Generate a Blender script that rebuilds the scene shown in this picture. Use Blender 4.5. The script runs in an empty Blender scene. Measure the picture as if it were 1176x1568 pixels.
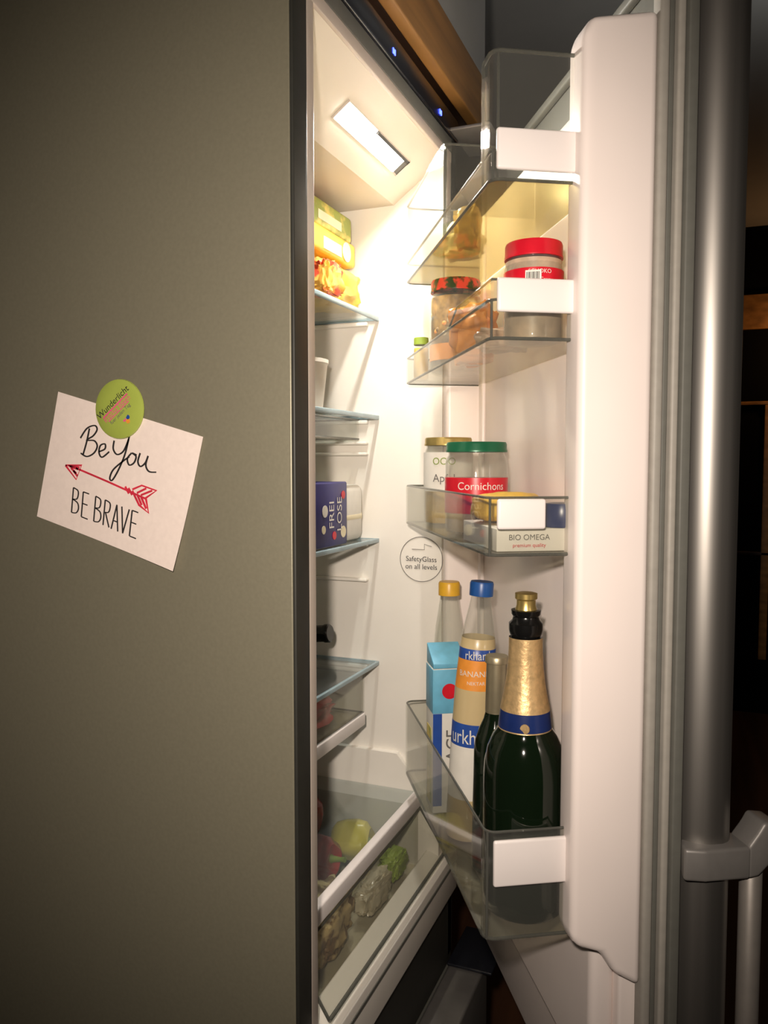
import bpy, bmesh, math, random
from mathutils import Vector, Matrix, noise
random.seed(4)
sc=bpy.context.scene
try:
    sc.view_settings.view_transform='Standard'; sc.view_settings.look='None'
except Exception: pass

# ---------------------------------------------------------------- materials
def newmat(n):
    m=bpy.data.materials.new(n); m.use_nodes=True
    nt=m.node_tree; b=nt.nodes.get("Principled BSDF"); return m,nt,b
def pm(n,col,rough=.5,metal=0,coat=0,noise_s=0,noise_amt=.08,bump=0,spec=None,aniso=0,stretch=None,col2=None):
    m,nt,b=newmat(n)
    b.inputs['Base Color'].default_value=(*col,1); b.inputs['Roughness'].default_value=rough
    b.inputs['Metallic'].default_value=metal; b.inputs['Coat Weight'].default_value=coat
    if spec is not None: b.inputs['Specular IOR Level'].default_value=spec
    if aniso: b.inputs['Anisotropic'].default_value=aniso; b.inputs['Anisotropic Rotation'].default_value=.25
    if noise_s:
        tc=nt.nodes.new('ShaderNodeTexCoord'); mp=nt.nodes.new('ShaderNodeMapping')
        if stretch: mp.inputs['Scale'].default_value=stretch
        nz=nt.nodes.new('ShaderNodeTexNoise'); nz.inputs['Scale'].default_value=noise_s; nz.inputs['Detail'].default_value=4
        nt.links.new(tc.outputs['Object'],mp.inputs[0]); nt.links.new(mp.outputs[0],nz.inputs['Vector'])
        cr=nt.nodes.new('ShaderNodeValToRGB')
        cr.color_ramp.elements[0].color=(*[c*(1-noise_amt) for c in col],1)
        cr.color_ramp.elements[1].color=(*(col2 or [min(1,c*(1+noise_amt)) for c in col]),1)
        cr.color_ramp.elements[0].position=.3 if not col2 else .45; cr.color_ramp.elements[1].position=.7 if not col2 else .55
        nt.links.new(nz.outputs['Fac'],cr.inputs[0]); nt.links.new(cr.outputs[0],b.inputs['Base Color'])
        if bump:
            bp=nt.nodes.new('ShaderNodeBump'); bp.inputs['Strength'].default_value=bump; bp.inputs['Distance'].default_value=.002
            nt.links.new(nz.outputs['Fac'],bp.inputs['Height']); nt.links.new(bp.outputs[0],b.inputs['Normal'])
    return m
def clear(n,tint=(.95,.95,.93),body=(.7,.7,.66),dif=.03,rough=.03,refl=.55,base=.025):
    """thin clear plastic / glass: transparent + view-angle reflection (symmetric for both faces)"""
    m,nt,b=newmat(n); nt.nodes.remove(b)
    out=[x for x in nt.nodes if x.type=='OUTPUT_MATERIAL'][0]
    tr=nt.nodes.new('ShaderNodeBsdfTransparent'); tr.inputs[0].default_value=(*tint,1)
    gl=nt.nodes.new('ShaderNodeBsdfGlossy'); gl.inputs['Roughness'].default_value=rough; gl.inputs[0].default_value=(.95,.95,.95,1)
    df=nt.nodes.new('ShaderNodeBsdfDiffuse'); df.inputs[0].default_value=(*body,1)
    lw=nt.nodes.new('ShaderNodeLayerWeight'); lw.inputs[0].default_value=.5
    pw=nt.nodes.new('ShaderNodeMath'); pw.operation='POWER'; pw.inputs[1].default_value=4
    ma=nt.nodes.new('ShaderNodeMath'); ma.operation='MULTIPLY_ADD'; ma.inputs[1].default_value=refl; ma.inputs[2].default_value=base
    nt.links.new(lw.outputs['Facing'],pw.inputs[0]); nt.links.new(pw.outputs[0],ma.inputs[0])
    m1=nt.nodes.new('ShaderNodeMixShader'); m1.inputs[0].default_value=dif
    m2=nt.nodes.new('ShaderNodeMixShader')
    nt.links.new(tr.outputs[0],m1.inputs[1]); nt.links.new(df.outputs[0],m1.inputs[2])
    nt.links.new(ma.outputs[0],m2.inputs[0]); nt.links.new(m1.outputs[0],m2.inputs[1]); nt.links.new(gl.outputs[0],m2.inputs[2])
    nt.links.new(m2.outputs[0],out.inputs[0]); return m
def emis(n,col,s):
    m,nt,b=newmat(n); b.inputs['Emission Color'].default_value=(*col,1); b.inputs['Emission Strength'].default_value=s
    b.inputs['Base Color'].default_value=(*col,1); return m

M={}
M['side']=pm('painted_steel_side',(.252,.234,.168),.42,.35,noise_s=220,noise_amt=.04,bump=.05)
M['edge']=pm('front_edge_grey',(.030,.030,.025),.5,.1,noise_s=60)
M['trim']=pm('liner_trim',(.55,.48,.42),.4,noise_s=30,noise_amt=.02)
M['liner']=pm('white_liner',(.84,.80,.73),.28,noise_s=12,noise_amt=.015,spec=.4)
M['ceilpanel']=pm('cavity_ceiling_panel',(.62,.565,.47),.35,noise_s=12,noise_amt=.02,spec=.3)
M['doorliner']=pm('door_liner',(.86,.77,.73),.3,noise_s=10,noise_amt=.015,spec=.4)
M['white']=pm('white_plastic',(.84,.78,.76),.3,noise_s=20,noise_amt=.01)
M['gasket']=pm('gasket_rubber',(.33,.31,.275),.55,noise_s=80,noise_amt=.05)
M['gasket_d']=pm('gasket_dark',(.12,.12,.105),.6,noise_s=80,noise_amt=.05)
M['steel']=pm('brushed_steel',(.30,.285,.265),.46,.95,noise_s=60,noise_amt=.12,bump=.03,stretch=(1,1,.02))
M['handle']=pm('handle_grey',(.20,.19,.18),.45,.3,noise_s=60,noise_amt=.05)
M['bar']=pm('handle_bar_metal',(.36,.33,.30),.42,.6,noise_s=60,noise_amt=.05)
M['black']=pm('control_panel_black',(.012,.013,.018),.2,noise_s=20)
M['clear']=clear('clear_plastic',(.90,.90,.875))
M['clearfloor']=clear('clear_plastic_floor',(.90,.885,.82),(.6,.57,.45),.10,.06)
M['olivefloor']=clear('olive_plastic_floor',(.70,.64,.42),(.50,.43,.22),.32,.08)
M['rim']=clear('clear_plastic_edge',(.35,.36,.33),(.28,.28,.25),.25,.05)
M['glass']=clear('shelf_glass',(.93,.955,.955),(.6,.68,.68),.04,.02)
M['glassedge']=pm('shelf_glass_edge',(.27,.38,.43),.2,noise_s=30)
M['clearglass']=clear('bottle_glass',(.90,.91,.88),(.75,.75,.7),.09,.02,.9,.03)
M['led']=emis('lamp_lens',(1,.96,.92),45)
M['blue_led']=emis('blue_led',(.05,.08,1),8)
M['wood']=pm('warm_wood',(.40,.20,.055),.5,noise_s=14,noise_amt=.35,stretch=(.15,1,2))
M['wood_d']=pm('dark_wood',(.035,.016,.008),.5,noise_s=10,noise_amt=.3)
M['ink']=pm('black_ink',(.02,.018,.018),.6,noise_s=30)
M['red']=pm('red_ink',(.62,.03,.06),.5,noise_s=60,noise_amt=.15)
M['paper']=pm('white_card',(.86,.74,.68),.75,noise_s=150,noise_amt=.03,bump=.08)
M['lime']=pm('lime_button',(.36,.44,.08),.35,coat=.4,noise_s=40,noise_amt=.04)
M['pink']=pm('pink_print',(.75,.10,.25),.4,noise_s=40)
M['greyprint']=pm('grey_print',(.14,.13,.12),.5,noise_s=40)
M['green']=pm('green_lid',(.01,.12,.055),.3,.2,noise_s=50)
M['redlid']=pm('red_lid',(.60,.01,.025),.3,noise_s=50)
M['gold']=pm('gold_foil',(.82,.57,.28),.38,.65,noise_s=150,noise_amt=.15,bump=.3)
M['goldlid']=pm('gold_lid',(.60,.45,.16),.3,.8,noise_s=60)
M['navy']=pm('navy_label',(.01,.025,.12),.3,noise_s=60)
M['blue']=pm('blue_label',(.02,.07,.32),.35,noise_s=60)
M['bluecap']=pm('blue_cap',(.01,.08,.30),.35,noise_s=60)
M['yellowcap']=pm('yellow_cap',(.75,.42,.03),.35,noise_s=60)
M['orange']=pm('orange_label',(.80,.30,.04),.45,noise_s=60)
M['labelw']=pm('white_label',(.75,.72,.65),.5,noise_s=60,noise_amt=.03)
M['juice']=pm('cream_nectar',(.55,.43,.23),.3,coat=.6,noise_s=8,noise_amt=.08)
M['champ']=pm('dark_green_glass',(.004,.009,.004),.07,coat=.5,noise_s=5)
M['stopper']=pm('black_stopper',(.006,.006,.006),.2,noise_s=20)
M['capsule']=pm('silver_capsule',(.38,.33,.22),.38,.7,noise_s=60)
M['purple']=pm('blue_carton',(.015,.012,.14),.4,noise_s=60)
M['butter']=pm('yellow_pack',(.78,.48,.06),.4,noise_s=25,noise_amt=.25)
M['lightgreen']=pm('green_pack',(.30,.36,.06),.4,noise_s=22,col2=(.80,.62,.16))
M['cream']=pm('cream_pack',(.78,.70,.48),.4,noise_s=25,noise_amt=.05)
M['pickle']=pm('herb_contents',(.26,.15,.04),.4,noise_s=55,noise_amt=.9)
M['spread']=pm('spread_contents',(.50,.36,.25),.4,noise_s=40,noise_amt=.3)
M['tomato']=pm('tomato_print',(.62,.06,.02),.4,noise_s=35,col2=(.85,.45,.08))
M['brownbag']=pm('brown_bag',(.16,.09,.035),.5,noise_s=45,bump=.5,col2=(.50,.38,.18))
M['peppr']=pm('red_pepper_skin',(.36,.015,.015),.25,noise_s=8,noise_amt=.2)
M['peppy']=pm('yellow_pepper_skin',(.60,.50,.06),.25,noise_s=8,noise_amt=.2)
M['peppg']=pm('green_pepper_skin',(.22,.30,.04),.4,noise_s=20,noise_amt=.2)
M['teal']=pm('teal_print',(.14,.42,.60),.4,noise_s=40,noise_amt=.15)
M['wall']=pm('wall_paint',(.15,.14,.13),.8,noise_s=8,noise_amt=.04)
M['ceil']=pm('ceiling_paint',(.42,.43,.42),.85,noise_s=8,noise_amt=.03)
M['floor']=pm('floor_wood',(.07,.028,.012),.6,noise_s=6,noise_amt=.4,stretch=(.2,3,1))
M['void']=pm('dark_pane',(.004,.004,.005),.8,noise_s=5,spec=.1)

# ---------------------------------------------------------------- frames
da=math.radians(30.85)
U=Vector((-math.cos(da),-math.sin(da),0)); N=Vector((-math.sin(da),math.cos(da),0)); H=Vector((.6,0,0))
W=Matrix.Identity(4)
D=Matrix(((U.x,N.x,0,H.x),(U.y,N.y,0,H.y),(0,0,1,0),(0,0,0,1)))
def dp(u,n,z): return H+U*u+N*n+Vector((0,0,z))

def link(o,parent=None):
    bpy.context.collection.objects.link(o)
    if parent: o.parent=parent
    return o
def empty(n,loc=(0,0,0)):
    e=bpy.data.objects.new(n,None); e.empty_display_size=.05; bpy.context.collection.objects.link(e); return e
def fin(n,bm,mats,parent=None,smooth=False,X=W):
    bmesh.ops.transform(bm,matrix=X,verts=bm.verts)
    bmesh.ops.recalc_face_normals(bm,faces=bm.faces)
    me=bpy.data.meshes.new(n); bm.to_mesh(me); bm.free()
    for m in (mats if isinstance(mats,(list,tuple)) else [mats]): me.materials.append(m)
    if smooth:
        for p in me.polygons: p.use_smooth=True
        try: me.set_sharp_from_angle(angle=math.radians(40))
        except Exception: pass
    return link(bpy.data.objects.new(n,me),parent)
def box(n,a,b,mat,parent=None,bev=0,X=W,seg=3):
    bm=bmesh.new(); bmesh.ops.create_cube(bm,size=1)
    for v in bm.verts: v.co=Vector([a[i]+(v.co[i]+.5)*(b[i]-a[i]) for i in range(3)])
    if bev: bmesh.ops.bevel(bm,geom=bm.edges[:],offset=bev,segments=seg,affect='EDGES',profile=.5)
    return fin(n,bm,mat,parent,bool(bev),X)
def prism(n,poly,lo,hi,axis,mat,parent=None,bev=0,X=W,seg=3):
    """extrude 2D polygon along axis ('x','y','z')"""
    bm=bmesh.new()
    def mk(p,t):
        if axis=='x': return (t,p[0],p[1])
        if axis=='y': return (p[0],t,p[1])
        return (p[0],p[1],t)
    A=[bm.verts.new(mk(p,lo)) for p in poly]; B=[bm.verts.new(mk(p,hi)) for p in poly]
    bm.faces.new(A); bm.faces.new(B[::-1])
    for i in range(len(poly)):
        j=(i+1)%len(poly); bm.faces.new((A[i],B[i],B[j],A[j]))
    bmesh.ops.recalc_face_normals(bm,faces=bm.faces)
    if bev: bmesh.ops.bevel(bm,geom=bm.edges[:],offset=bev,segments=seg,affect='EDGES',profile=.5)
    return fin(n,bm,mat,parent,bool(bev),X)
def lathe(n,prof,mats,loc,seg=40,parent=None,lean=(0,0),rot=None,lobes=0,lamp=0):
    """prof: (r,z,mat) mat index of the segment ABOVE this point"""
    bm=bmesh.new(); rings=[]
    for r,z,mi in prof:
        ring=[]
        for i in range(seg):
            a=2*math.pi*i/seg; rr=r*(1+lamp*math.cos(lobes*a)) if lobes else r
            ring.append(bm.verts.new((rr*math.cos(a),rr*math.sin(a),z)))
        rings.append(ring)
    for k in range(len(rings)-1):
        for i in range(seg):
            j=(i+1)%seg
            f=bm.faces.new((rings[k][i],rings[k][j],rings[k+1][j],rings[k+1][i])); f.material_index=prof[k][2]
    f=bm.faces.new(rings[0][::-1]); f.material_index=prof[0][2]
    f=bm.faces.new(rings[-1]); f.material_index=prof[-1][2]
    X=Matrix.Translation(loc)
    if rot: X=X@rot
    elif lean!=(0,0):
        zz=Vector((lean[0],lean[1],1)).normalized(); X=X@Vector((0,0,1)).rotation_difference(zz).to_matrix().to_4x4()
    return fin(n,bm,mats,parent,True,X)
def tube(n,pts,r,mat,parent=None,closed=False,X=W,flat=1):
    cu=bpy.data.curves.new(n,'CURVE'); cu.dimensions='3D'; cu.bevel_depth=r; cu.bevel_resolution=2
    s=cu.splines.new('POLY'); s.points.add(len(pts)-1)
    for i,p in enumerate(pts):
        q=X@Vector(p); s.points[i].co=(*q,1)
    s.use_cyclic_u=closed; cu.materials.append(mat)
    return link(bpy.data.objects.new(n,cu),parent)
def textmesh(body,size,spacing=1.0):
    cu=bpy.data.curves.new('t','FONT'); cu.body=body; cu.size=size; cu.align_x='CENTER'; cu.align_y='CENTER'; cu.space_character=spacing
    o=bpy.data.objects.new('t',cu); bpy.context.collection.objects.link(o)
    dg=bpy.context.evaluated_depsgraph_get(); me=bpy.data.meshes.new_from_object(o.evaluated_get(dg))
    bpy.data.objects.remove(o); return me
def text(n,body,size,mat,org,ex,ey,parent=None,cyl=None,sx=1,off=.0006):
    """flat text at org with axes ex,ey; cyl=radius: wraps round vertical cylinder facing direction ex x ey"""
    me=textmesh(body,size); ex=Vector(ex).normalized(); ey=Vector(ey).normalized(); nn=ex.cross(ey)
    for v in me.vertices:
        x,y=v.co.x*sx,v.co.y
        if cyl:
            R=cyl; a=x/R
            v.co=Vector(org)+ex*(R*math.sin(a))+ey*y+nn*(R*math.cos(a)+off)
        else: v.co=Vector(org)+ex*x+ey*y+nn*off
    me.materials.clear(); me.materials.append(mat); me.name=n
    return link(bpy.data.objects.new(n,me),parent)
CAM=Vector((-.816,-.438,1.35))
def facing(loc,yaw=0):
    d=Vector((loc[0]-CAM.x,loc[1]-CAM.y,0)).normalized()
    d=Matrix.Rotation(math.radians(yaw),3,'Z')@d
    return Vector((d.y,-d.x,0))
def catmull(P,k=6):
    if len(P)<3: return P
    Q=[P[0]]+P+[P[-1]]; out=[]
    for i in range(1,len(Q)-2):
        a,b,c,d=[Vector(q) for q in Q[i-1:i+3]]
        for j in range(k):
            t=j/k; out.append(.5*((2*b)+(c-a)*t+(2*a-5*b+4*c-d)*t*t+(-a+3*b-3*c+d)*t**3))
    out.append(Vector(P[-1])); return out

# ================================================================ REFRIGERATOR
FR=empty('refrigerator')
XL,XR,YB,ZT=-.008,.608,.62,1.965
box('side_panel_left',(XL,.004,.03),(0.0,YB,ZT),M['side'],FR,.002)
box('side_panel_right',(.600,.004,.03),(XR,YB,ZT),M['side'],FR,.002)
box('top_panel',(0,.004,1.93),(.6,YB,ZT),M['side'],FR)
box('rear_panel',(0,YB-.02,.03),(.6,YB,1.93),M['side'],FR)
box('front_edge_left',(XL+.001,0,.42),(.027,.006,ZT),M['edge'],FR,.002)
box('front_edge_right',(.58,0,.42),(XR-.001,.006,ZT),M['edge'],FR,.002)
box('front_edge_inner_left',(.0272,.0005,.54),(.045,.007,1.9),M['trim'],FR,.0015)
box('front_edge_inner_right',(.555,.0005,.54),(.5798,.007,1.9),M['trim'],FR,.0015)
box('cavity_wall_left',(.002,.007,.54),(.045,.58,1.93),M['liner'],FR)
box('cavity_wall_right',(.555,.007,.54),(.598,.58,1.93),M['liner'],FR)
box('cavity_wall_back',(.045,.55,.54),(.555,.598,1.93),M['liner'],FR)
box('cavity_floor',(.045,.02,.54),(.555,.55,.60),M['liner'],FR)
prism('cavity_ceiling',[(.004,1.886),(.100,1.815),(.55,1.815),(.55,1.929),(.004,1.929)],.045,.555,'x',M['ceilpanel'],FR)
prism('lower_ledge_right',[(.007,.60),(.55,.60),(.55,.812),(.09,.812),(.04,.75),(.007,.72)],.543,.555,'x',M['liner'],FR)
box('top_lip',(.027,0,1.884),(.58,.006,1.902),M['trim'],FR,.0015)
box('top_frame',(.027,0,1.9025),(.58,.005,1.926),M['gasket_d'],FR,.001)
box('control_panel',(XL,-.004,1.9265),(XR,.004,ZT),M['black'],FR,.002)
for i,x in enumerate((.286,.292,.50,.507)):
    box('indicator_led_%d'%(i+1),(x-.0018,-.0052,1.937),(x+.0018,-.004,1.945),M['blue_led'],FR,.0005)
sl=Vector((0,.096,-.071)).normalized(); sn=Vector((0,-.071,-.096)).normalized()
def lp(x,s,h): return Vector((x,.004,1.886))+sl*s+sn*h
def slab(n,x0,x1,s0,s1,h0,h1,mat):
    bm=bmesh.new(); bmesh.ops.create_cube(bm,size=1)
    for v in bm.verts: v.co=lp(x0+(v.co.x+.5)*(x1-x0),s0+(v.co.y+.5)*(s1-s0),h0+(v.co.z+.5)*(h1-h0))
    bmesh.ops.bevel(bm,geom=bm.edges[:],offset=.0009,segments=2,affect='EDGES')
    return fin(n,bm,mat,FR,True)
slab('lamp_housing',.232,.476,.0465,.079,0,.002,M['trim'])
slab('lamp_lens',.236,.455,.053,.076,.002,.004,M['led'])
slab('lamp_lens_end',.4555,.472,.053,.076,.002,.004,M['gasket_d'])
slab('lamp_lens_edge',.34,.472,.0480,.0522,.002,.0045,M['edge'])
# sill + base
prism('sill',[(-.012,.625),(.03,.640),(.05,.60),(.05,.54),(-.012,.55)],.045,.598,'x',M['liner'],FR,.003)
box('sill_groove',(.045,-.0135,.602),(.6,-.011,.608),M['gasket_d'],FR)
box('base_cabinet',(.0,.0,.03),(.6,.60,.54),M['edge'],FR)
box('freezer_door',(XL,-.070,.05),(XR,-.004,.412),M['handle'],FR,.006)
box('freezer_gasket',(.01,-.004,.06),(.59,0,.408),M['gasket_d'],FR)
box('plinth',(.01,.01,0),(.59,.55,.05),M['black'],FR)

def shelf(z,i,y0=.13):
    box('glass_shelf_%d'%i,(.048,y0+.004,z-.006),(.552,.50,z-.001),M['glass'],FR)
    box('glass_shelf_%d_front'%i,(.047,y0-.002,z-.008),(.553,y0+.004,z),M['glassedge'],FR,.0015)
    box('glass_shelf_%d_side'%i,(.549,y0+.004,z-.0065),(.554,.50,z-.0005),M['glassedge'],FR)
    for sx,a,b in (('l',.045,.055),('r',.545,.555)):
        box('shelf_support_%d%s'%(i,sx),(a,y0+.02,z-.016),(b,.52,z-.0085),M['liner'],FR,.002)
for i,z in enumerate((1.618,1.439,1.212,.981)): shelf(z,i+1)
for z in (1.365,1.385,1.13):
    box('side_runner',(.541,.15,z),(.555,.5,z+.006),M['liner'],FR,.0025)
def cdrawer(n,x0,x1,y0,y1,z0,z1,par=FR,lip=True):
    t=.003
    box(n+'_front',(x0,y0,z0),(x1,y0+t,z1),M['clear'],par)
    box(n+'_right',(x1-t,y0+t,z0),(x1,y1,z1),M['clear'],par)
    box(n+'_left',(x0,y0+t,z0),(x0+t,y1,z1),M['clear'],par)
    box(n+'_bottom',(x0,y0,z0-t),(x1,y1,z0),M['clearfloor'],par)
    tube(n+'_rim',[(x0,y1,z1),(x0,y0,z1),(x1,y0,z1),(x1,y1,z1)],.0018,M['rim'],par)
    tube(n+'_rim_low',[(x0,y0,z0),(x1,y0,z0),(x1,y1,z0)],.0018,M['rim'],par)
cdrawer('chill_drawer',.07,.492,.135,.48,.90,.972)
box('chill_drawer_band',(.07,.131,.877),(.494,.137,.8995),M['white'],FR,.002)
box('chill_drawer_rail',(.06,.14,.972),(.50,.46,.9745),M['clear'],FR)
cdrawer('snack_drawer',.07,.53,.16,.48,1.395,1.430)
box('crisper_cover_glass',(.05,.053,.742),(.541,.50,.747),M['glass'],FR)
box('crisper_cover_trim',(.048,.038,.724),(.542,.053,.750),M['white'],FR,.003)
prism('crisper_front',[(.043,.722),(.046,.722),(-.004,.645),(-.007,.645)],.06,.538,'x',M['clear'],FR)
for x in (.06,.538):
    tube('crisper_front_edge',[(x,.043,.722),(x,-.007,.645)],.0022,M['rim'],FR)
tube('crisper_front_bottom',[(.06,-.007,.645),(.538,-.007,.645)],.003,M['rim'],FR)
tube('crisper_front_top',[(.06,.043,.715),(.538,.043,.715)],.002,M['rim'],FR)
box('crisper_right',(.535,.045,.612),(.538,.48,.722),M['clear'],FR)
box('crisper_bottom',(.06,.045,.606),(.538,.48,.610),M['clearfloor'],FR)

# ---------------------------------------------------------------- fridge door
DZ0,DZ1=.43,1.93
DR=empty('refrigerator_door')
def dbox(n,a,b,mat,bev=0,seg=3): return box(n,a,b,mat,DR,bev,D,seg)
def rrect(u0,u1,n0,n1,rs,k=6):
    cs=[(u0,n0,180),(u1,n0,270),(u1,n1,0),(u0,n1,90)]; out=[]
    for (cu,cn,a0),r in zip(cs,rs):
        if r<=0: out.append((cu,cn)); continue
        ccx=cu+(r if cu==u0 else -r); ccy=cn+(r if cn==n0 else -r)
        for i in range(k+1):
            a=math.radians(a0+90*i/k); out.append((ccx+r*math.cos(a),ccy+r*math.sin(a)))
    return out
o=prism('door_steel_shell',rrect(-.035,.628,-.180,-.118,(.012,.022,.034,.004),14),DZ0,DZ1,'z',M['steel'],DR,0,D)
for p in o.data.polygons: p.use_smooth=True
o.data.set_sharp_from_angle(angle=math.radians(40))
dbox('door_inner_frame',(-.03,-.118,DZ0+.004),(.618,-.106,DZ1-.004),M['gasket_d'],.002)
dbox('door_gasket_a',(.570,-.106,DZ0+.01),(.612,-.097,DZ1-.01),M['gasket'],.003)
dbox('door_gasket_b',(.570,-.097,DZ0+.014),(.604,-.090,DZ1-.016),M['gasket_d'],.002)
dbox('door_gasket_c',(.588,-.090,DZ0+.018),(.608,-.078,1.915),M['gasket'],.004)
dbox('door_gasket_top',(-.02,-.106,1.905),(.570,-.094,1.918),M['gasket_d'],.003)
dbox('door_gasket_base',(-.02,-.106,DZ0+.01),(.570,-.082,DZ0+.022),M['gasket'],.003)
dbox('liner_base',(-.01,-.1055,DZ0+.023),(.587,-.060,1.785),M['doorliner'],.004)
dbox('liner_pan',(.03,-.062,.60),(.575,-.030,1.78),M['doorliner'],.01)
prism('liner_rib_free',[(-.078,.745),(-.045,.765),(-.030,.79),(.0,.80),(.008,.812),(.008,1.808),(-.002,1.826),(-.078,1.838)],.562,.607,'x',M['doorliner'],DR,.009,D,4)
prism('liner_rib_hinge',[(-.070,.745),(-.03,.765),(.010,.79),(.022,.80),(.029,.812),(.029,1.755),(.018,1.772),(-.070,1.782)],.042,.064,'x',M['doorliner'],DR,.008,D,4)
dbox('liner_ridge_a',(.085,-.032,.82),(.105,-.024,1.77),M['doorliner'],.0035)
box('hinge_bracket_top',(.56,-.075,1.932),(.69,.0,1.938),M['handle'],FR,.002)
box('hinge_bracket_low',(.56,-.09,.416),(.69,-.0045,.4215),M['black'],FR,.002)
# handle
HD=DR
prism('handle_mount',[(.60,-.124),(.634,-.112),(.641,-.135),(.641,-.190),(.60,-.190),(.60,-.181)],.884,.921,'z',M['handle'],HD,.004,D)
prism('handle_arm',[(-.186,.884),(-.200,.886),(-.221,.906),(-.226,.945),(-.205,.948),(-.198,.936),(-.186,.921)],.603,.641,'x',M['handle'],HD,.004,D)
lathe('handle_bar',[(.0,.30,0),(.011,.30,0),(.0125,.302,0),(.0125,.905,0),(.010,.908,0),(.0,.908,0)],[M['bar']],dp(.620,-.203,0),24,HD)
prism('handle_mount_low',[(.60,-.181),(.634,-.178),(.640,-.19),(.640,-.222),(.60,-.226),(.59,-.215)],.45,.49,'z',M['handle'],HD,.004,D)

def outline(u0,u1,n0,n1,r=.012):
    P=[(u0,n0)]
    for cx,cy,a0 in ((u0+r,n1-r,180),(u1-r,n1-r,90)):
        for i in range(7):
            a=math.radians(a0-90*i/6); P.append((cx+r*math.cos(a),cy+r*math.sin(a)))
    P.append((u1,n0)); return P
def wallsheet(n,P,z0,z1,mat,t=.0025,X=D,par=DR):
    bm=bmesh.new(); A=[];
    for p in P: A.append((bm.verts.new((p[0],p[1],z0)),bm.verts.new((p[0],p[1],z1))))
    for a,b in zip(A,A[1:]): bm.faces.new((a[0],b[0],b[1],a[1]))
    bm.normal_update()
    bmesh.ops.solidify(bm,geom=bm.faces[:],thickness=t)
    return fin(n,bm,mat,par,False,X)
def doorbin(i,z0,z1,zt=None,n0=-.028,u0=.068,u1=.580,n1=.10,low=None):
    P=outline(u0,u1,n0,n1); n='door_bin_%d'%i
    wallsheet(n+'_wall',P,z0,z1,M['clear'])
    bm=bmesh.new()
    A=[bm.verts.new((p[0],p[1],z0)) for p in P]; B=[bm.verts.new((p[0],p[1],z0+.003)) for p in P]
    bm.faces.new(A); bm.faces.new(B[::-1])
    for a in range(len(P)):
        b=(a+1)%len(P); bm.faces.new((A[a],B[a],B[b],A[b]))
    fin(n+'_floor',bm,M['olivefloor'] if i==1 else M['clearfloor'],DR,False,D)
    tube(n+'_rim_top',[(p[0],p[1],z1) for p in P],.0016,M['rim'],DR,False,D)
    tube(n+'_rim_base',[(p[0],p[1],z0+.001) for p in P],.0020,M['rim'],DR,False,D)
    tube(n+'_corner',[(u1-.003,n1-.002,z0),(u1-.003,n1-.002,z1)],.0016,M['rim'],DR,False,D)
doorbin(1,1.658,1.690)
doorbin(2,1.487,1.530)
doorbin(3,1.247,1.312)
doorbin(4,.803,.930)
def endplate(i,n0,n1,z0,z1): dbox('door_bin_%d_end_trim'%i,(.5805,n0,z0),(.5875,n1,z1),M['white'],.003)
endplate(1,-.03,.096,1.668,1.712)
endplate(2,-.03,.094,1.516,1.553)
endplate(3,.036,.092,1.277,1.311)
endplate(4,-.03,.093,.868,.922)
def ushape(u0,u1,n0,n1): return [(u0,n0),(u0,n1-.01),(u0+.003,n1-.003),(u0+.01,n1),(u1-.01,n1),(u1-.003,n1-.003),(u1,n1-.01),(u1,n0)]
P=ushape(.068,.349,-.028,.10); wallsheet('butter_box_wall',P,1.690,1.785,M['clear']); tube('butter_box_rim',[(p[0],p[1],1.785) for p in P],.0016,M['rim'],DR,False,D)
tube('butter_box_edge',[(.347,.098,1.66),(.347,.098,1.785)],.0025,M['rim'],DR,False,D)
P=[(.545,.10),(.57,.10),(.577,.097),(.58,.09),(.58,-.028)]; wallsheet('top_guard_wall',P,1.690,1.795,M['clear']); tube('top_guard_rim',[(p[0],p[1],1.795) for p in P],.0022,M['rim'],DR,False,D)
tube('top_guard_edge',[(.545,.10,1.66),(.545,.10,1.795)],.0016,M['rim'],DR,False,D)
tube('top_guard_corner',[(.579,.093,1.66),(.579,.093,1.795)],.0016,M['rim'],DR,False,D)
dbox('bin_2_end_upper',(.5765,-.028,1.53),(.580,.096,1.552),M['clear'])
dbox('bin_2_side_upper',(.37,.0965,1.53),(.578,.0995,1.552),M['clear'])
tube('bin_2_upper_rim',[(.37,.098,1.53),(.42,.098,1.552),(.578,.098,1.552),(.579,-.028,1.552)],.0014,M['rim'],DR,False,D)

ST=empty('round_sticker')
c=Vector((.5545,.046,1.176))
ringp=[(c.x,c.y+.041*math.cos(a),c.z+.041*math.sin(a)) for a in [2*math.pi*i/48 for i in range(48)]]
tube('sticker_ring',ringp,.0006,M['greyprint'],ST,True)
text('sticker_text_1','SafetyGlass',.0132,M['ink'],(c.x,c.y,c.z),(0,-1,0),(0,0,1),ST,off=.0004)
text('sticker_text_2','on all levels',.0132,M['ink'],(c.x,c.y,c.z-.014),(0,-1,0),(0,0,1),ST,off=.0004)
tube('sticker_icon',[(c.x,c.y+.018,c.z+.018),(c.x,c.y-.006,c.z+.018),(c.x,c.y-.006,c.z+.028),(c.x,c.y-.02,c.z+.024)],.0005,M['greyprint'],ST)

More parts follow.
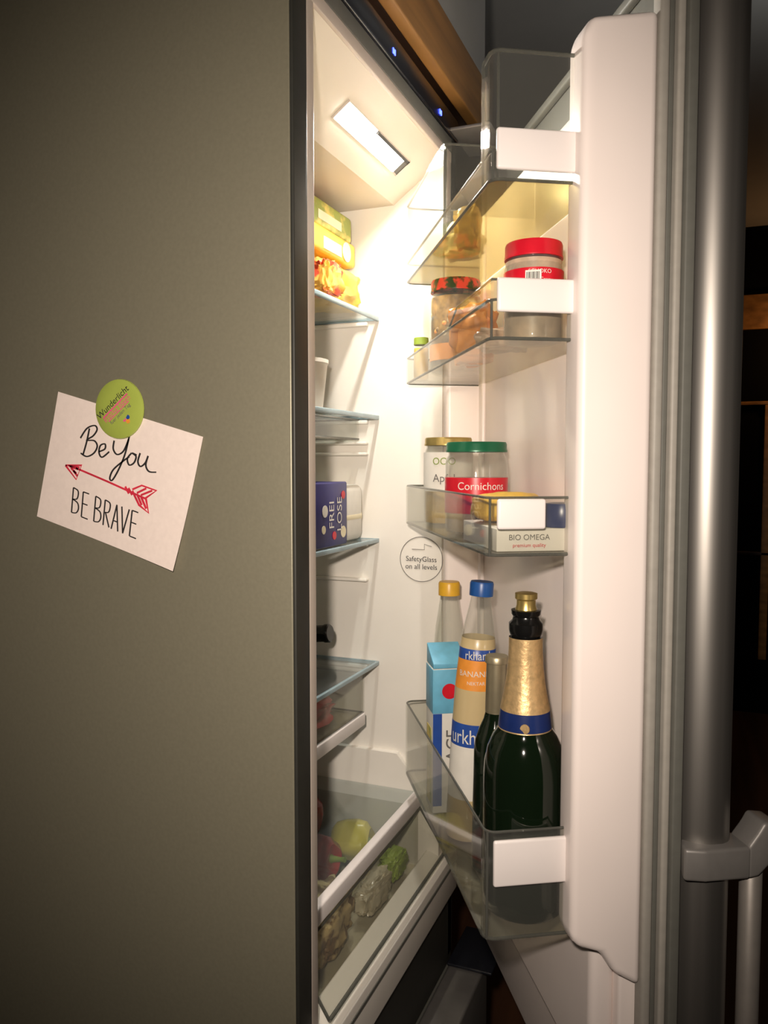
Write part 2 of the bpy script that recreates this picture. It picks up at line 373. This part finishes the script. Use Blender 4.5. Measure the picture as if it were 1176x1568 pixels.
# ================================================================ postcard + magnet
CD=empty('postcard')
TL=Vector((.344,1.443)); e1=Vector((-.222,-.061)); e2=Vector((.042,-.1625))
def curl(s,t): return .0015+.010*max(0,(s+t-1.2))**2+.006*max(0,s-.55)**2+.004*max(0,.3-t)*max(0,.3-s)
def cpt(s,t,o=0):
    q=TL+e1*s+e2*t; return Vector((XL-curl(s,t)-o,q.x,q.y))
bm=bmesh.new(); g=16
for off in (0,.0004):
    V=[[bm.verts.new(cpt(i/g,j/g,off)) for i in range(g+1)] for j in range(g+1)]
    for j in range(g):
        for i in range(g):
            q=(V[j][i],V[j][i+1],V[j+1][i+1],V[j+1][i]); bm.faces.new(q if off else q[::-1])
    if not off: V0=V
B0=[V0[0][i] for i in range(g+1)]+[V0[j][g] for j in range(1,g+1)]+[V0[g][i] for i in range(g-1,-1,-1)]+[V0[j][0] for j in range(g-1,0,-1)]
B1=[V[0][i] for i in range(g+1)]+[V[j][g] for j in range(1,g+1)]+[V[g][i] for i in range(g-1,-1,-1)]+[V[j][0] for j in range(g-1,0,-1)]
for i in range(len(B0)):
    k=(i+1)%len(B0); bm.faces.new((B0[i],B0[k],B1[k],B1[i]))
fin('card_sheet',bm,M['paper'],CD,False)
def st(x,y): return ((x-98)*187+(y-601)*31)/43466.,((y-601)*221-(x-98)*69)/43466.
def strokes(n,lines,w,mat,smooth=True,k=6):
    bm=bmesh.new()
    for L in lines:
        P=[Vector(st(*p)) for p in L]
        if smooth: P=catmull(P,k)
        P=[cpt(p.x,p.y,.0010) for p in P]; prev=None
        for i,p in enumerate(P):
            d=(P[min(i+1,len(P)-1)]-P[max(i-1,0)]).normalized(); s=Vector((0,-d.z,d.y)).normalized()
            ww=w*(.75+.5*abs(d.z))
            a,b=bm.verts.new(p+s*ww),bm.verts.new(p-s*ww)
            if prev: bm.faces.new((prev[0],a,b,prev[1]))
            prev=(a,b)
    return fin(n,bm,mat,CD)
strokes('lettering_be_you',[
 [(150,656),(146,676),(141,694)],[(136,670),(146,656),(158,652),(162,658),(156,667),(146,673),(158,674),(163,682),(158,692),(147,697),(137,692)],
 [(166,690),(175,686),(175,679),(168,681),(166,691),(171,698),(182,690)],
 [(189,674),(188,686),(194,694),(203,690),(209,678),(212,668)],[(211,672),(206,694),(197,716),(188,731),(184,728),(189,716),(203,704),(213,697)],
 [(216,692),(210,700),(213,709),(220,706),(223,697),(217,692),(224,695)],[(229,692),(226,704),(230,711),(237,706),(241,696)],[(241,696),(238,709),(243,718),(254,719)]],.0011,M['ink'])
def L(x,y,pts): return [(x+a*1.05-b*.06,y+a*.34+b) for a,b in pts]
h=37
Bl=[[(0,0),(0,h)],[(0,0),(7,2),(8,9),(6,15),(0,17)],[(0,17),(8,20),(10,28),(7,35),(0,h)]]
El=[[(0,0),(0,h)],[(0,0),(9,0)],[(0,17),(8,17)],[(0,h),(10,h)]]
Rl=[[(0,0),(0,h)],[(0,0),(7,2),(8,9),(6,16),(0,18)],[(2,18),(9,h)]]
Al=[[(5,0),(0,h)],[(5,0),(10,h)],[(2,24),(9,24)]]
Vl=[[(0,0),(5,h)],[(11,0),(5,h)]]
ls=[]
for (x,y),G in (((127,743),Bl),((143,749),El),((163,755),Bl),((178,760),Rl),((191,765),Al),((204,769),Vl),((220,774),El)):
    for s in G: ls.append(L(x,y,s))
strokes('lettering_be_brave',ls,.0009,M['ink'],True,4)
strokes('arrow',[[(130,714),(180,733),(240,757)],[(113,710),(139,710),(131,731),(113,710)],[(120,712),(134,716)],[(122,714),(131,722)],[(118,711),(136,713)],[(126,718),(133,726)],
 [(208,740),(214,750)],[(213,742),(219,752)],[(219,744),(233,738),(255,745),(238,757)],[(219,746),(230,766),(245,777),(240,757)],
 [(226,749),(240,742)],[(232,752),(249,745)],[(226,750),(234,766)],[(232,753),(241,771)]],.0014,M['red'],False)
MG=empty('fridge_magnet')
mc=Vector((XL-.0026,.244,1.418)); rx=Matrix.Rotation(math.radians(-90),4,'Y')
lathe('button',[(.0,0,0),(.036,0,0),(.0372,.0012,0),(.0365,.0032,0),(.032,.0048,0),(.02,.0058,0),(.008,.0062,0),(.0005,.0063,0)],[M['lime']],mc,48,MG,rot=rx)
a=math.radians(38); ex=Vector((0,-math.cos(a),math.sin(a))); ey=Vector((0,math.sin(a),math.cos(a)))
mo=mc+Vector((-.0063,0,0))
text('print_band','Wunderlicht',.0115,M['ink'],mo+ey*.010,ex,ey,MG,off=.0004)
text('print_band_2','frische Ideen',.0095,M['pink'],mo+ey*.000,ex,ey,MG,off=.0004)
text('print_line','fuer jeden Tag',.0065,M['greyprint'],mo-ey*.008,ex,ey,MG,off=.0003)
def mbar(n,cx,cy,w,hh,mat):
    bm=bmesh.new(); vs=[bm.verts.new(mo+ex*(cx+sx*w)+ey*(cy+sy*hh)+Vector((-.0003,0,0))) for sx,sy in ((-1,-1),(1,-1),(1,1),(-1,1))]
    bm.faces.new(vs); fin(n,bm,mat,MG)
mbar('print_bar',0,.0045,.024,.0010,M['pink']); mbar('print_bar_2',0,-.0042,.020,.0006,M['pink'])
for i,(dx,dy,m) in enumerate(((.0,-.017,'pink'),(.006,-.018,'blue'),(.003,-.022,'orange'))):
    lathe('print_dot_%d'%i,[(.0005,0,0),(.0028,0,0),(.0028,.0008,0),(.0005,.0008,0)],[M[m]],mo+ex*dx+ey*dy+Vector((.0012,0,0)),16,MG,rot=rx)

# ================================================================ door contents
def bottle(n,prof,mats,u,nn,z,lean=(0,0),seg=48): return lathe(n+'_body',prof,mats,dp(u,nn,z),seg,empty(n),lean)
cb=bottle('champagne_bottle',[(.030,.002,0),(.046,.0,0),(.0495,.004,0),(.05,.02,0),(.05,.165,0),(.0488,.18,0),(.045,.198,0),(.0385,.213,0),(.0325,.222,1),(.0325,.2235,2),(.0312,.235,2),(.0300,.245,1),(.0296,.2475,3),(.0265,.262,3),(.0235,.280,3),(.0213,.300,3),(.0205,.318,3),(.0203,.333,4),(.0175,.334,4),(.0195,.337,4),(.0205,.342,4),(.0205,.350,4),(.0165,.354,4),(.0155,.358,4),(.0175,.361,4),(.018,.366,4),(.013,.3665,5),(.0115,.372,5),(.0115,.378,5),(.0135,.380,5),(.0135,.386,5),(.010,.387,5)],
 [M['champ'],M['gold'],M['navy'],M['gold'],M['stopper'],M['goldlid']],.519,.035,.808)
lp0=dp(.519,.035,.808)
lathe('medallion',[(.0005,0,0),(.006,0,0),(.0055,.0012,0),(.0005,.0014,0)],[M['gold']],lp0+Vector((0,0,.229))+(CAM-lp0).to_2d().to_3d().normalized()*.0313,20,cb.parent,rot=Matrix.Rotation(math.radians(-90),4,'Y'))
def juice(n,u,nn,z,cap,lean):
    return bottle(n,[(.020,0,0),(.0285,0,0),(.030,.004,0),(.030,.060,2),(.0302,.095,2),(.0302,.118,2),(.0302,.137,1),(.0302,.168,1),(.0300,.170,0),(.0295,.215,0),(.0292,.219,3),(.0275,.250,3),(.0268,.262,1),(.0262,.277,1),(.0258,.2775,0),(.0245,.292,4),(.0205,.315,4),(.0165,.335,4),(.0145,.347,4),(.0140,.352,5),(.0172,.3525,5),(.0172,.370,5),(.0160,.373,5)],
      [M['juice'],M['blue'],M['labelw'],M['orange'],M['clearglass'],cap],u,nn,z,lean)
le=(N*-.06).to_2d()
b1=juice('juice_bottle',.326,.058,.808,M['bluecap'],(le.x,le.y))
p=dp(.326,.058,.808); ex=facing(p)
def leanp(z): return p+Vector((le.x,le.y,0))*z+Vector((0,0,z))
text('label_big','urkhard',.030,M['labelw'],leanp(.152),ex,(0,0,1),b1.parent,cyl=.0305,sx=.75,off=.0012)
text('label_top','rkhard',.018,M['labelw'],leanp(.269),ex,(0,0,1),b1.parent,cyl=.0268,sx=.8,off=.0015)
text('label_mid','BANANEN',.012,M['labelw'],leanp(.243),ex,(0,0,1),b1.parent,cyl=.0280,off=.0015)
text('label_mid2','NEKTAR',.007,M['labelw'],leanp(.230),ex,(0,0,1),b1.parent,cyl=.0288,off=.0015)
bottle('water_bottle',[(.020,0,0),(.0275,0,0),(.029,.004,0),(.029,.10,0),(.0285,.17,0),(.026,.23,0),(.0225,.27,0),(.0185,.295,0),(.0155,.315,0),(.0150,.322,1),(.0180,.3225,1),(.0180,.342,1),(.0165,.345,1)],[M['clearglass'],M['yellowcap']],.140,.040,.808)
lathe('water_bottle_contents',[(.018,.003,0),(.026,.004,0),(.0275,.1,0),(.0270,.17,0),(.0245,.22,0),(.001,.221,0)],[M['cream']],dp(.140,.040,.808),32,bpy.data.objects['water_bottle'])
wp=[(.018,0,0),(.026,0,0),(.0275,.003,0),(.0275,.16,0),(.026,.175,0),(.021,.19,0),(.0155,.203,0),(.0135,.212,1),(.0138,.214,1),(.0135,.27,1),(.0135,.278,1),(.0158,.279,1),(.0158,.286,1),(.0145,.288,1)]
bottle('wine_bottle',wp,[M['champ'],M['capsule']],.426,.048,.808,(le.x*.3,le.y*.3))
JC=empty('juice_carton')
box('carton_body',(.205,.040,.808),(.255,.092,1.035),M['labelw'],JC,.0015,D)
prism('carton_top',[(.205,1.0355),(.255,1.0355),(.255,1.043),(.205,1.066)],.0405,.0915,'y',M['teal'],JC,.001,D)
box('carton_print_upper',(.2045,.0395,.965),(.2555,.0925,1.034),M['teal'],JC,.001,D)
box('carton_print_strip',(.2552,.078,.82),(.2562,.092,.965),M['blue'],JC,0,D)
box('carton_print_side',(.215,.0925,.82),(.245,.0930,.94),M['lightgreen'],JC,0,D)
lathe('carton_print_dot',[(.0005,0,0),(.012,0,0),(.012,.0006,0),(.0005,.0006,0)],[M['redlid']],dp(.2556,.066,1.0),24,JC,rot=Matrix.Rotation(math.radians(30.85),4,'Z')@Matrix.Rotation(math.radians(-90),4,'Y'))
text('carton_text','ACE',.030,M['greyprint'],dp(.256,.060,.915),(0,0,1),N,JC,sx=.9,off=.0006)

def jar(n,u,nn,z,r,h,lid,content,labels=(),fill=.75,lidh=.014):
    e=empty(n); g=M['clearglass']
    nk=r*.9
    lathe('glass',[(r*.8,0,0),(r*.97,.002,0),(r,.008,0),(r,h-lidh-.016,0),(r*.97,h-lidh-.009,0),(nk,h-lidh-.004,0),(nk,h-lidh,0)],[g],dp(u,nn,z),40,e)
    lathe('contents',[(r*.75,.002,0),(r*.93,.004,0),(r*.95,.010,0),(r*.95,(h-lidh)*fill,0),(r*.5,(h-lidh)*fill+.001,0)],[content],dp(u,nn,z),32,e)
    lathe('lid',[(r*.93,h-lidh,0),(r*.985,h-lidh,0),(r*.99,h-lidh+.002,0),(r*.97,h-lidh+.004,0),(r*.97,h-.003,0),(r*.94,h,0),(r*.85,h+.0003,0),(r*.8,h-.001,0)],[lid],dp(u,nn,z),40,e)
    for i,(z0,z1,m) in enumerate(labels):
        lathe('label_%d'%i,[(r*1.0,z0,0),(r*1.012,z0,0),(r*1.012,z1,0),(r*1.0,z1,0)],[m],dp(u,nn,z),40,e)
    return e
z2=1.4905
e=jar('spread_jar',.524,.032,z2,.0345,.115,M['redlid'],M['spread'],[(.048,.082,M['redlid'])],.97,.018)
p=dp(.524,.032,z2)
text('label_text','SCHOKO',.0065,M['labelw'],p+Vector((0,0,.077)),facing(p,12),(0,0,1),e,cyl=.0350,off=.001)
text('label_text_2','Creme',.006,M['labelw'],p+Vector((0,0,.068)),facing(p,25),(0,0,1),e,cyl=.0350,off=.001)
text('label_text_3','finest',.006,M['labelw'],p+Vector((0,0,.068)),facing(p,-40),(0,0,1),e,cyl=.0350,off=.001)
ctr=p+Vector((0,0,.066)); ex2=facing(p,-5); bn=(CAM-ctr).to_2d().to_3d().normalized()
BX=Matrix.Translation(ctr+bn*.0345)@Matrix.Rotation(math.atan2(ex2.y,ex2.x),4,'Z')
box('barcode_panel',(-.009,-.0025,-.012),(.009,.001,.012),M['labelw'],e,0,BX)
for i in range(7):
    x=-.0075+i*.0022; box('barcode_bar_%d'%i,(x,-.0030,-.010),(x+.0009+.0004*(i%2),.0012,.010),M['ink'],e,0,BX)
M['herblid']=pm('patterned_lid',(.03,.06,.015),.35,noise_s=70,noise_amt=.3,col2=(.55,.05,.03))
e=jar('antipasti_jar',.195,.045,z2,.040,.145,M['herblid'],M['pickle'],[(.02,.045,M['orange'])],.93,.018)
for k in range(30):
    a=random.uniform(0,6.28); zz=random.uniform(.055,.115); q=dp(.195,.045,z2)+Vector((.034*math.cos(a),.034*math.sin(a),zz))
    bm=bmesh.new(); bmesh.ops.create_icosphere(bm,subdivisions=2,radius=.0055); bmesh.ops.transform(bm,matrix=Matrix.Translation(q),verts=bm.verts)
    fin('piece_%d'%k,bm,[M['cream'],M['orange'],M['redlid'],M['pickle'],M['peppg']][k%5],e,True)
jar('mustard_jar',.095,.080,z2,.013,.072,M['peppg'],M['butter'],[],.9,.012)
def blob(n,part,loc,size,mat,amp=.15,sc=2.5,X=W,sub=4,seed=0):
    bm=bmesh.new(); bmesh.ops.create_icosphere(bm,subdivisions=sub,radius=1)
    for v in bm.verts:
        d=v.co.normalized(); k=1+amp*noise.noise(d*sc+Vector((seed,seed,0)))
        c=Vector([math.copysign(abs(d[i])**.6,d[i]) for i in range(3)])*k
        v.co=Vector([c[i]*size[i] for i in range(3)])
    e=empty(n); bmesh.ops.transform(bm,matrix=Matrix.Translation(loc),verts=bm.verts)
    return fin(part,bm,mat,e,True,X)
blob('snack_pouch','pouch',dp(.325,.05,z2+.042),(.028,.030,.040),M['orange'],.4,3,seed=3)
blob('snack_pouch.001','pouch',dp(.43,.04,z2+.018),(.030,.030,.014),M['spread'],.4,3,seed=7)
z3=1.2505
e=jar('jam_jar',.325,.045,z3,.0445,.130,M['green'],M['spread'],[(.03,.080,M['redlid'])],.30,.014)
p=dp(.325,.045,z3); text('label_text','Cornichons',.015,M['labelw'],p+Vector((0,0,.068)),facing(p,10),(0,0,1),e,cyl=.0452,off=.001)
e=jar('pickle_jar',.150,.045,z3,.040,.142,M['goldlid'],M['butter'],[(.055,.118,M['labelw'])],.8,.013)
p=dp(.150,.045,z3); text('label_text','Apfel',.018,M['greyprint'],p+Vector((0,0,.076)),facing(p,-10),(0,0,1),e,cyl=.0406,off=.001)
text('label_mark','OOO',.016,M['peppg'],p+Vector((0,0,.103)),facing(p,-10),(0,0,1),e,cyl=.0406,off=.001)
box('food_box',(.42,-.01,z3),(.570,.088,z3+.026),M['labelw'],None,.001,D)
fb=bpy.data.objects['food_box']
text('box_text','BIO OMEGA',.009,M['greyprint'],dp(.571,.05,z3+.016),-N,(0,0,1),fb,off=.0005)
text('box_text','premium quality',.006,M['redlid'],dp(.571,.05,z3+.007),-N,(0,0,1),fb,off=.0005)
blob('cheese_pack','pack',dp(.47,.045,z3+.046),(.050,.040,.018),M['butter'],.1,2,sub=4)
lathe('sauce_jar_lid',[(.0,0,0),(.021,0,0),(.022,.002,0),(.022,.020,0),(.020,.027,0),(.012,.028,0)],[M['navy']],dp(.552,.004,z3+.0265),32)
z1=1.6625
blob('butter_portion','portion',dp(.285,.05,z1+.03),(.014,.018,.028),M['butter'],.3,3)
blob('butter_portion.001','portion',dp(.225,.04,z1+.02),(.018,.03,.019),M['cream'],.3,3)

# ================================================================ shelf contents
z=1.6185
blob('pasta_pack','bag',(.478,.200,z+.040),(.062,.050,.036),M['butter'],.22,3,seed=1)
blob('tomato_pack','bag',(.385,.157,z+.034),(.035,.024,.030),M['tomato'],.3,5,seed=5)
e=empty('butter_pack'); box('wrapper',(.36,.165,z+.084),(.532,.235,z+.126),M['butter'],e,.007)
box('end_print',(.5315,.172,z+.090),(.533,.228,z+.120),M['cream'],e,.0005)
box('front_print',(.40,.1642,z+.090),(.470,.1652,z+.110),M['cream'],e,0)
lathe('round_print',[(.0005,0,0),(.017,0,0),(.017,.001,0),(.0005,.001,0)],[M['cream']],(.490,.1645,z+.104),24,e,rot=Matrix.Rotation(math.radians(90),4,'X'))
e=empty('cheese_pack.001'); box('wrapper',(.36,.170,z+.1265),(.526,.230,z+.172),M['lightgreen'],e,.007)
box('front_print',(.39,.1692,z+.137),(.48,.1702,z+.152),M['cream'],e,0)
box('top_print',(.40,.18,z+.1718),(.47,.22,z+.1725),M['orange'],e,0)
z=1.4395
lathe('yogurt_tub',[(.034,0,0),(.038,.002,0),(.046,.075,0),(.048,.077,0),(.048,.083,0),(.044,.084,0)],[M['labelw']],(.380,.200,z),32)
z=1.2125
MC=empty('milk_carton')
box('carton_body',(.30,.140,z),(.437,.21,z+.107),M['purple'],MC,.003)
text('carton_text','LOSE',.026,M['labelw'],(.405,.140,z+.053),(0,0,1),(-1,0,0),MC,off=.0008)
text('carton_text_2','FREI',.026,M['labelw'],(.375,.140,z+.053),(0,0,1),(-1,0,0),MC,off=.0008)
for k,(x,zz,m) in enumerate(((.385,.018,'redlid'),(.35,.06,'labelw'),(.42,.085,'redlid'),(.42,.022,'cream'),(.345,.03,'cream'))):
    lathe('carton_print_%d'%k,[(.0005,0,0),(.007+.003*(k%2),0,0),(.007+.003*(k%2),.0006,0),(.0005,.0006,0)],[M[m]],(x,.1398,z+zz),18,MC,rot=Matrix.Rotation(math.radians(90),4,'X'))
MC2=empty('flour_bag')
box('bag_body',(.445,.150,z),(.530,.235,z+.100),M['labelw'],MC2,.012)
box('bag_band',(.4445,.1495,z+.03),(.5305,.2355,z+.055),M['cream'],MC2,.010)
z=.9815
WB=[(.030,0,0),(.036,.002,0),(.0375,.01,0),(.0375,.18,0),(.034,.20,0),(.024,.22,0),(.0155,.235,0),(.014,.25,1),(.0145,.252,1),(.0145,.29,1),(.016,.292,1),(.016,.30,1),(.014,.302,1)]
e=empty('wine_bottle.001'); lathe('body',WB,[M['champ'],M['stopper']],(.420,.465,z+.041),36,e,rot=Matrix.Rotation(math.radians(90-6.5),4,'X'))
e=empty('wine_bottle.002'); lathe('body',WB,[M['champ'],M['capsule']],(.320,.47,z+.038),36,e,rot=Matrix.Rotation(math.radians(90),4,'X'))
blob('cold_cuts_pack','pack',(.36,.24,.923),(.10,.08,.018),M['peppr'],.3,4)
def pepper(n,loc,s,skin,tilt,yaw=0):
    e=empty(n); R=Matrix.Rotation(yaw,4,'Z')@Matrix.Rotation(tilt,4,'X')
    lathe('flesh',[(.004*s,0,0),(.022*s,-.004*s,0),(.033*s,.006*s,0),(.038*s,.025*s,0),(.040*s,.05*s,0),(.036*s,.068*s,0),(.024*s,.077*s,0),(.010*s,.072*s,0),(.003*s,.069*s,0)],[skin],loc,48,e,rot=R,lobes=4,lamp=.09)
    lathe('stem',[(.009*s,.069*s,0),(.006*s,.075*s,0),(.004*s,.09*s,0),(.005*s,.1*s,0)],[M['peppg']],loc,12,e,rot=R)
pepper('bell_pepper',(.315,.240,.655),1,M['peppy'],1.45)
pepper('bell_pepper.001',(.490,.190,.655),.9,M['peppy'],1.5,.1)
pepper('bell_pepper.002',(.410,.340,.655),1.1,M['peppr'],1.4)
pepper('bell_pepper.003',(.310,.36,.655),1.05,M['peppr'],1.4)
pepper('bell_pepper.004',(.405,.220,.655),.95,M['peppr'],1.4,-.1)
pepper('bell_pepper.005',(.49,.26,.655),.9,M['peppr'],.1)
def crumple(n,loc,size,mat,seed):
    bm=bmesh.new(); bmesh.ops.create_icosphere(bm,subdivisions=5,radius=1)
    for v in bm.verts:
        d=v.co.normalized(); k=1+.28*noise.noise(d*3+Vector((seed,0,0)))+.16*abs(noise.noise(d*9+Vector((0,seed,0))))
        v.co=Vector([math.copysign(abs(d[i])**.7,d[i])*k*size[i] for i in range(3)])+Vector(loc)
    e=empty(n); return fin('bag',bm,mat,e,True)
crumple('bread_bag',(.230,.090,.660),(.068,.034,.045),M['brownbag'],2)
M['filmbag']=clear('film_bag',(.85,.82,.72),(.75,.68,.50),.45,.2,.5,.06)
crumple('produce_bag',(.375,.066,.640),(.050,.018,.024),M['filmbag'],9)
crumple('produce_bag.001',(.475,.070,.638),(.034,.018,.022),M['peppg'],14)

# ================================================================ kitchen
box('floor',(-2.6,-3.2,-.05),(4.6,.75,0),M['floor'])
box('ceiling',(-2.6,-3.2,2.6),(4.6,.75,2.65),M['ceil'])
box('wall_back',(-2.6,.66,0),(4.6,.75,2.6),M['wall'])
box('wall_left',(-2.7,-3.2,0),(-2.6,.75,2.6),M['wall'])
box('wall_right',(4.5,-3.2,0),(4.6,.75,2.6),M['wall'])
box('wall_front',(-2.6,-3.3,0),(4.6,-3.2,2.6),M['wall'])
KC=empty('kitchen_cabinet')
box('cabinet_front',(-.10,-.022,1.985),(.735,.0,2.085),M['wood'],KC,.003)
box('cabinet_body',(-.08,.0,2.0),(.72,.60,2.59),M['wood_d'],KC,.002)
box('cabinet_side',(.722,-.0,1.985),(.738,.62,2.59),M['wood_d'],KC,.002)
box('cabinet_door',(-.10,-.018,2.09),(.735,-.002,2.588),M['ceil'],KC,.002)
TC=empty('glazed_cabinet')
x=3.9
box('carcass',(x,-1.6,0),(4.49,.2,2.58),M['void'],TC)
box('pane',(x-.01,-1.5,.2),(x-.001,.1,1.60),M['void'],TC)
box('rail_top',(x-.03,-1.6,2.06),(x-.001,.2,2.24),M['wood'],TC,.004)
box('rail_mid',(x-.03,-1.6,1.66),(x-.001,.2,1.68),M['wood'],TC,.004)
box('stile',(x-.03,-.74,.3),(x-.001,-.70,1.66),M['wood'],TC,.004)
box('rail_low',(x-.03,-1.6,.86),(x-.001,.2,.88),M['wood_d'],TC,.004)

# ================================================================ lights
def area(n,loc,target,size,sizey,power,col):
    l=bpy.data.lights.new(n,'AREA'); l.shape='RECTANGLE'; l.size=size; l.size_y=sizey; l.energy=power; l.color=col
    o=bpy.data.objects.new(n,l); bpy.context.collection.objects.link(o); o.location=loc
    d=(Vector(target)-Vector(loc)).normalized(); o.rotation_euler=d.to_track_quat('-Z','Y').to_euler(); return o
c0=lp(.338,.064,.0060)
l=area('fridge_lamp',c0,c0+sn,.19,.020,4.6,(1,.94,.85)); 
l.rotation_euler=Matrix((Vector((1,0,0)),(-sn).cross(Vector((1,0,0))),-sn)).transposed().to_euler()
pl=bpy.data.lights.new('camera_flash','SPOT'); pl.energy=54; pl.color=(1,.865,.74); pl.shadow_soft_size=.02; pl.spot_size=math.radians(97); pl.spot_blend=.95
po=bpy.data.objects.new('camera_flash',pl); bpy.context.collection.objects.link(po); po.location=(-.86,-.40,1.46)
po.rotation_euler=(Vector((.38,.03,1.28))-Vector(po.location)).to_track_quat('-Z','Y').to_euler()
kl=bpy.data.lights.new('rail_fill','POINT'); kl.energy=2.2; kl.color=(1,.5,.2); kl.shadow_soft_size=.05  # warm light added out of view to light the wood rails
ko=bpy.data.objects.new('rail_fill',kl); bpy.context.collection.objects.link(ko); ko.location=(3.66,-.95,1.95)
area('ceiling_fill',(1.3,-.8,2.25),(1.35,-.2,2.6),.3,.3,1.0,(1,.96,.9))  # added fill light, aimed up to brighten the ceiling
wl=bpy.data.worlds.new('world'); sc.world=wl; wl.use_nodes=True
wl.node_tree.nodes['Background'].inputs[0].default_value=(.9,.85,.8,1); wl.node_tree.nodes['Background'].inputs[1].default_value=.02

# ================================================================ camera
th=math.radians(22.13); p_=math.radians(3.45)
fw=Vector((math.cos(th)*math.cos(p_),math.sin(th)*math.cos(p_),-math.sin(p_))); rt=Vector((math.sin(th),-math.cos(th),0)); up=rt.cross(fw)
cam=bpy.data.cameras.new('camera'); co=bpy.data.objects.new('camera',cam); bpy.context.collection.objects.link(co)
cam.sensor_fit='VERTICAL'; cam.sensor_height=36; cam.lens=1500/1920*36; cam.clip_start=.01
Mx=Matrix((rt,up,-fw)).transposed().to_4x4(); Mx.translation=CAM; co.matrix_world=Mx
sc.camera=co
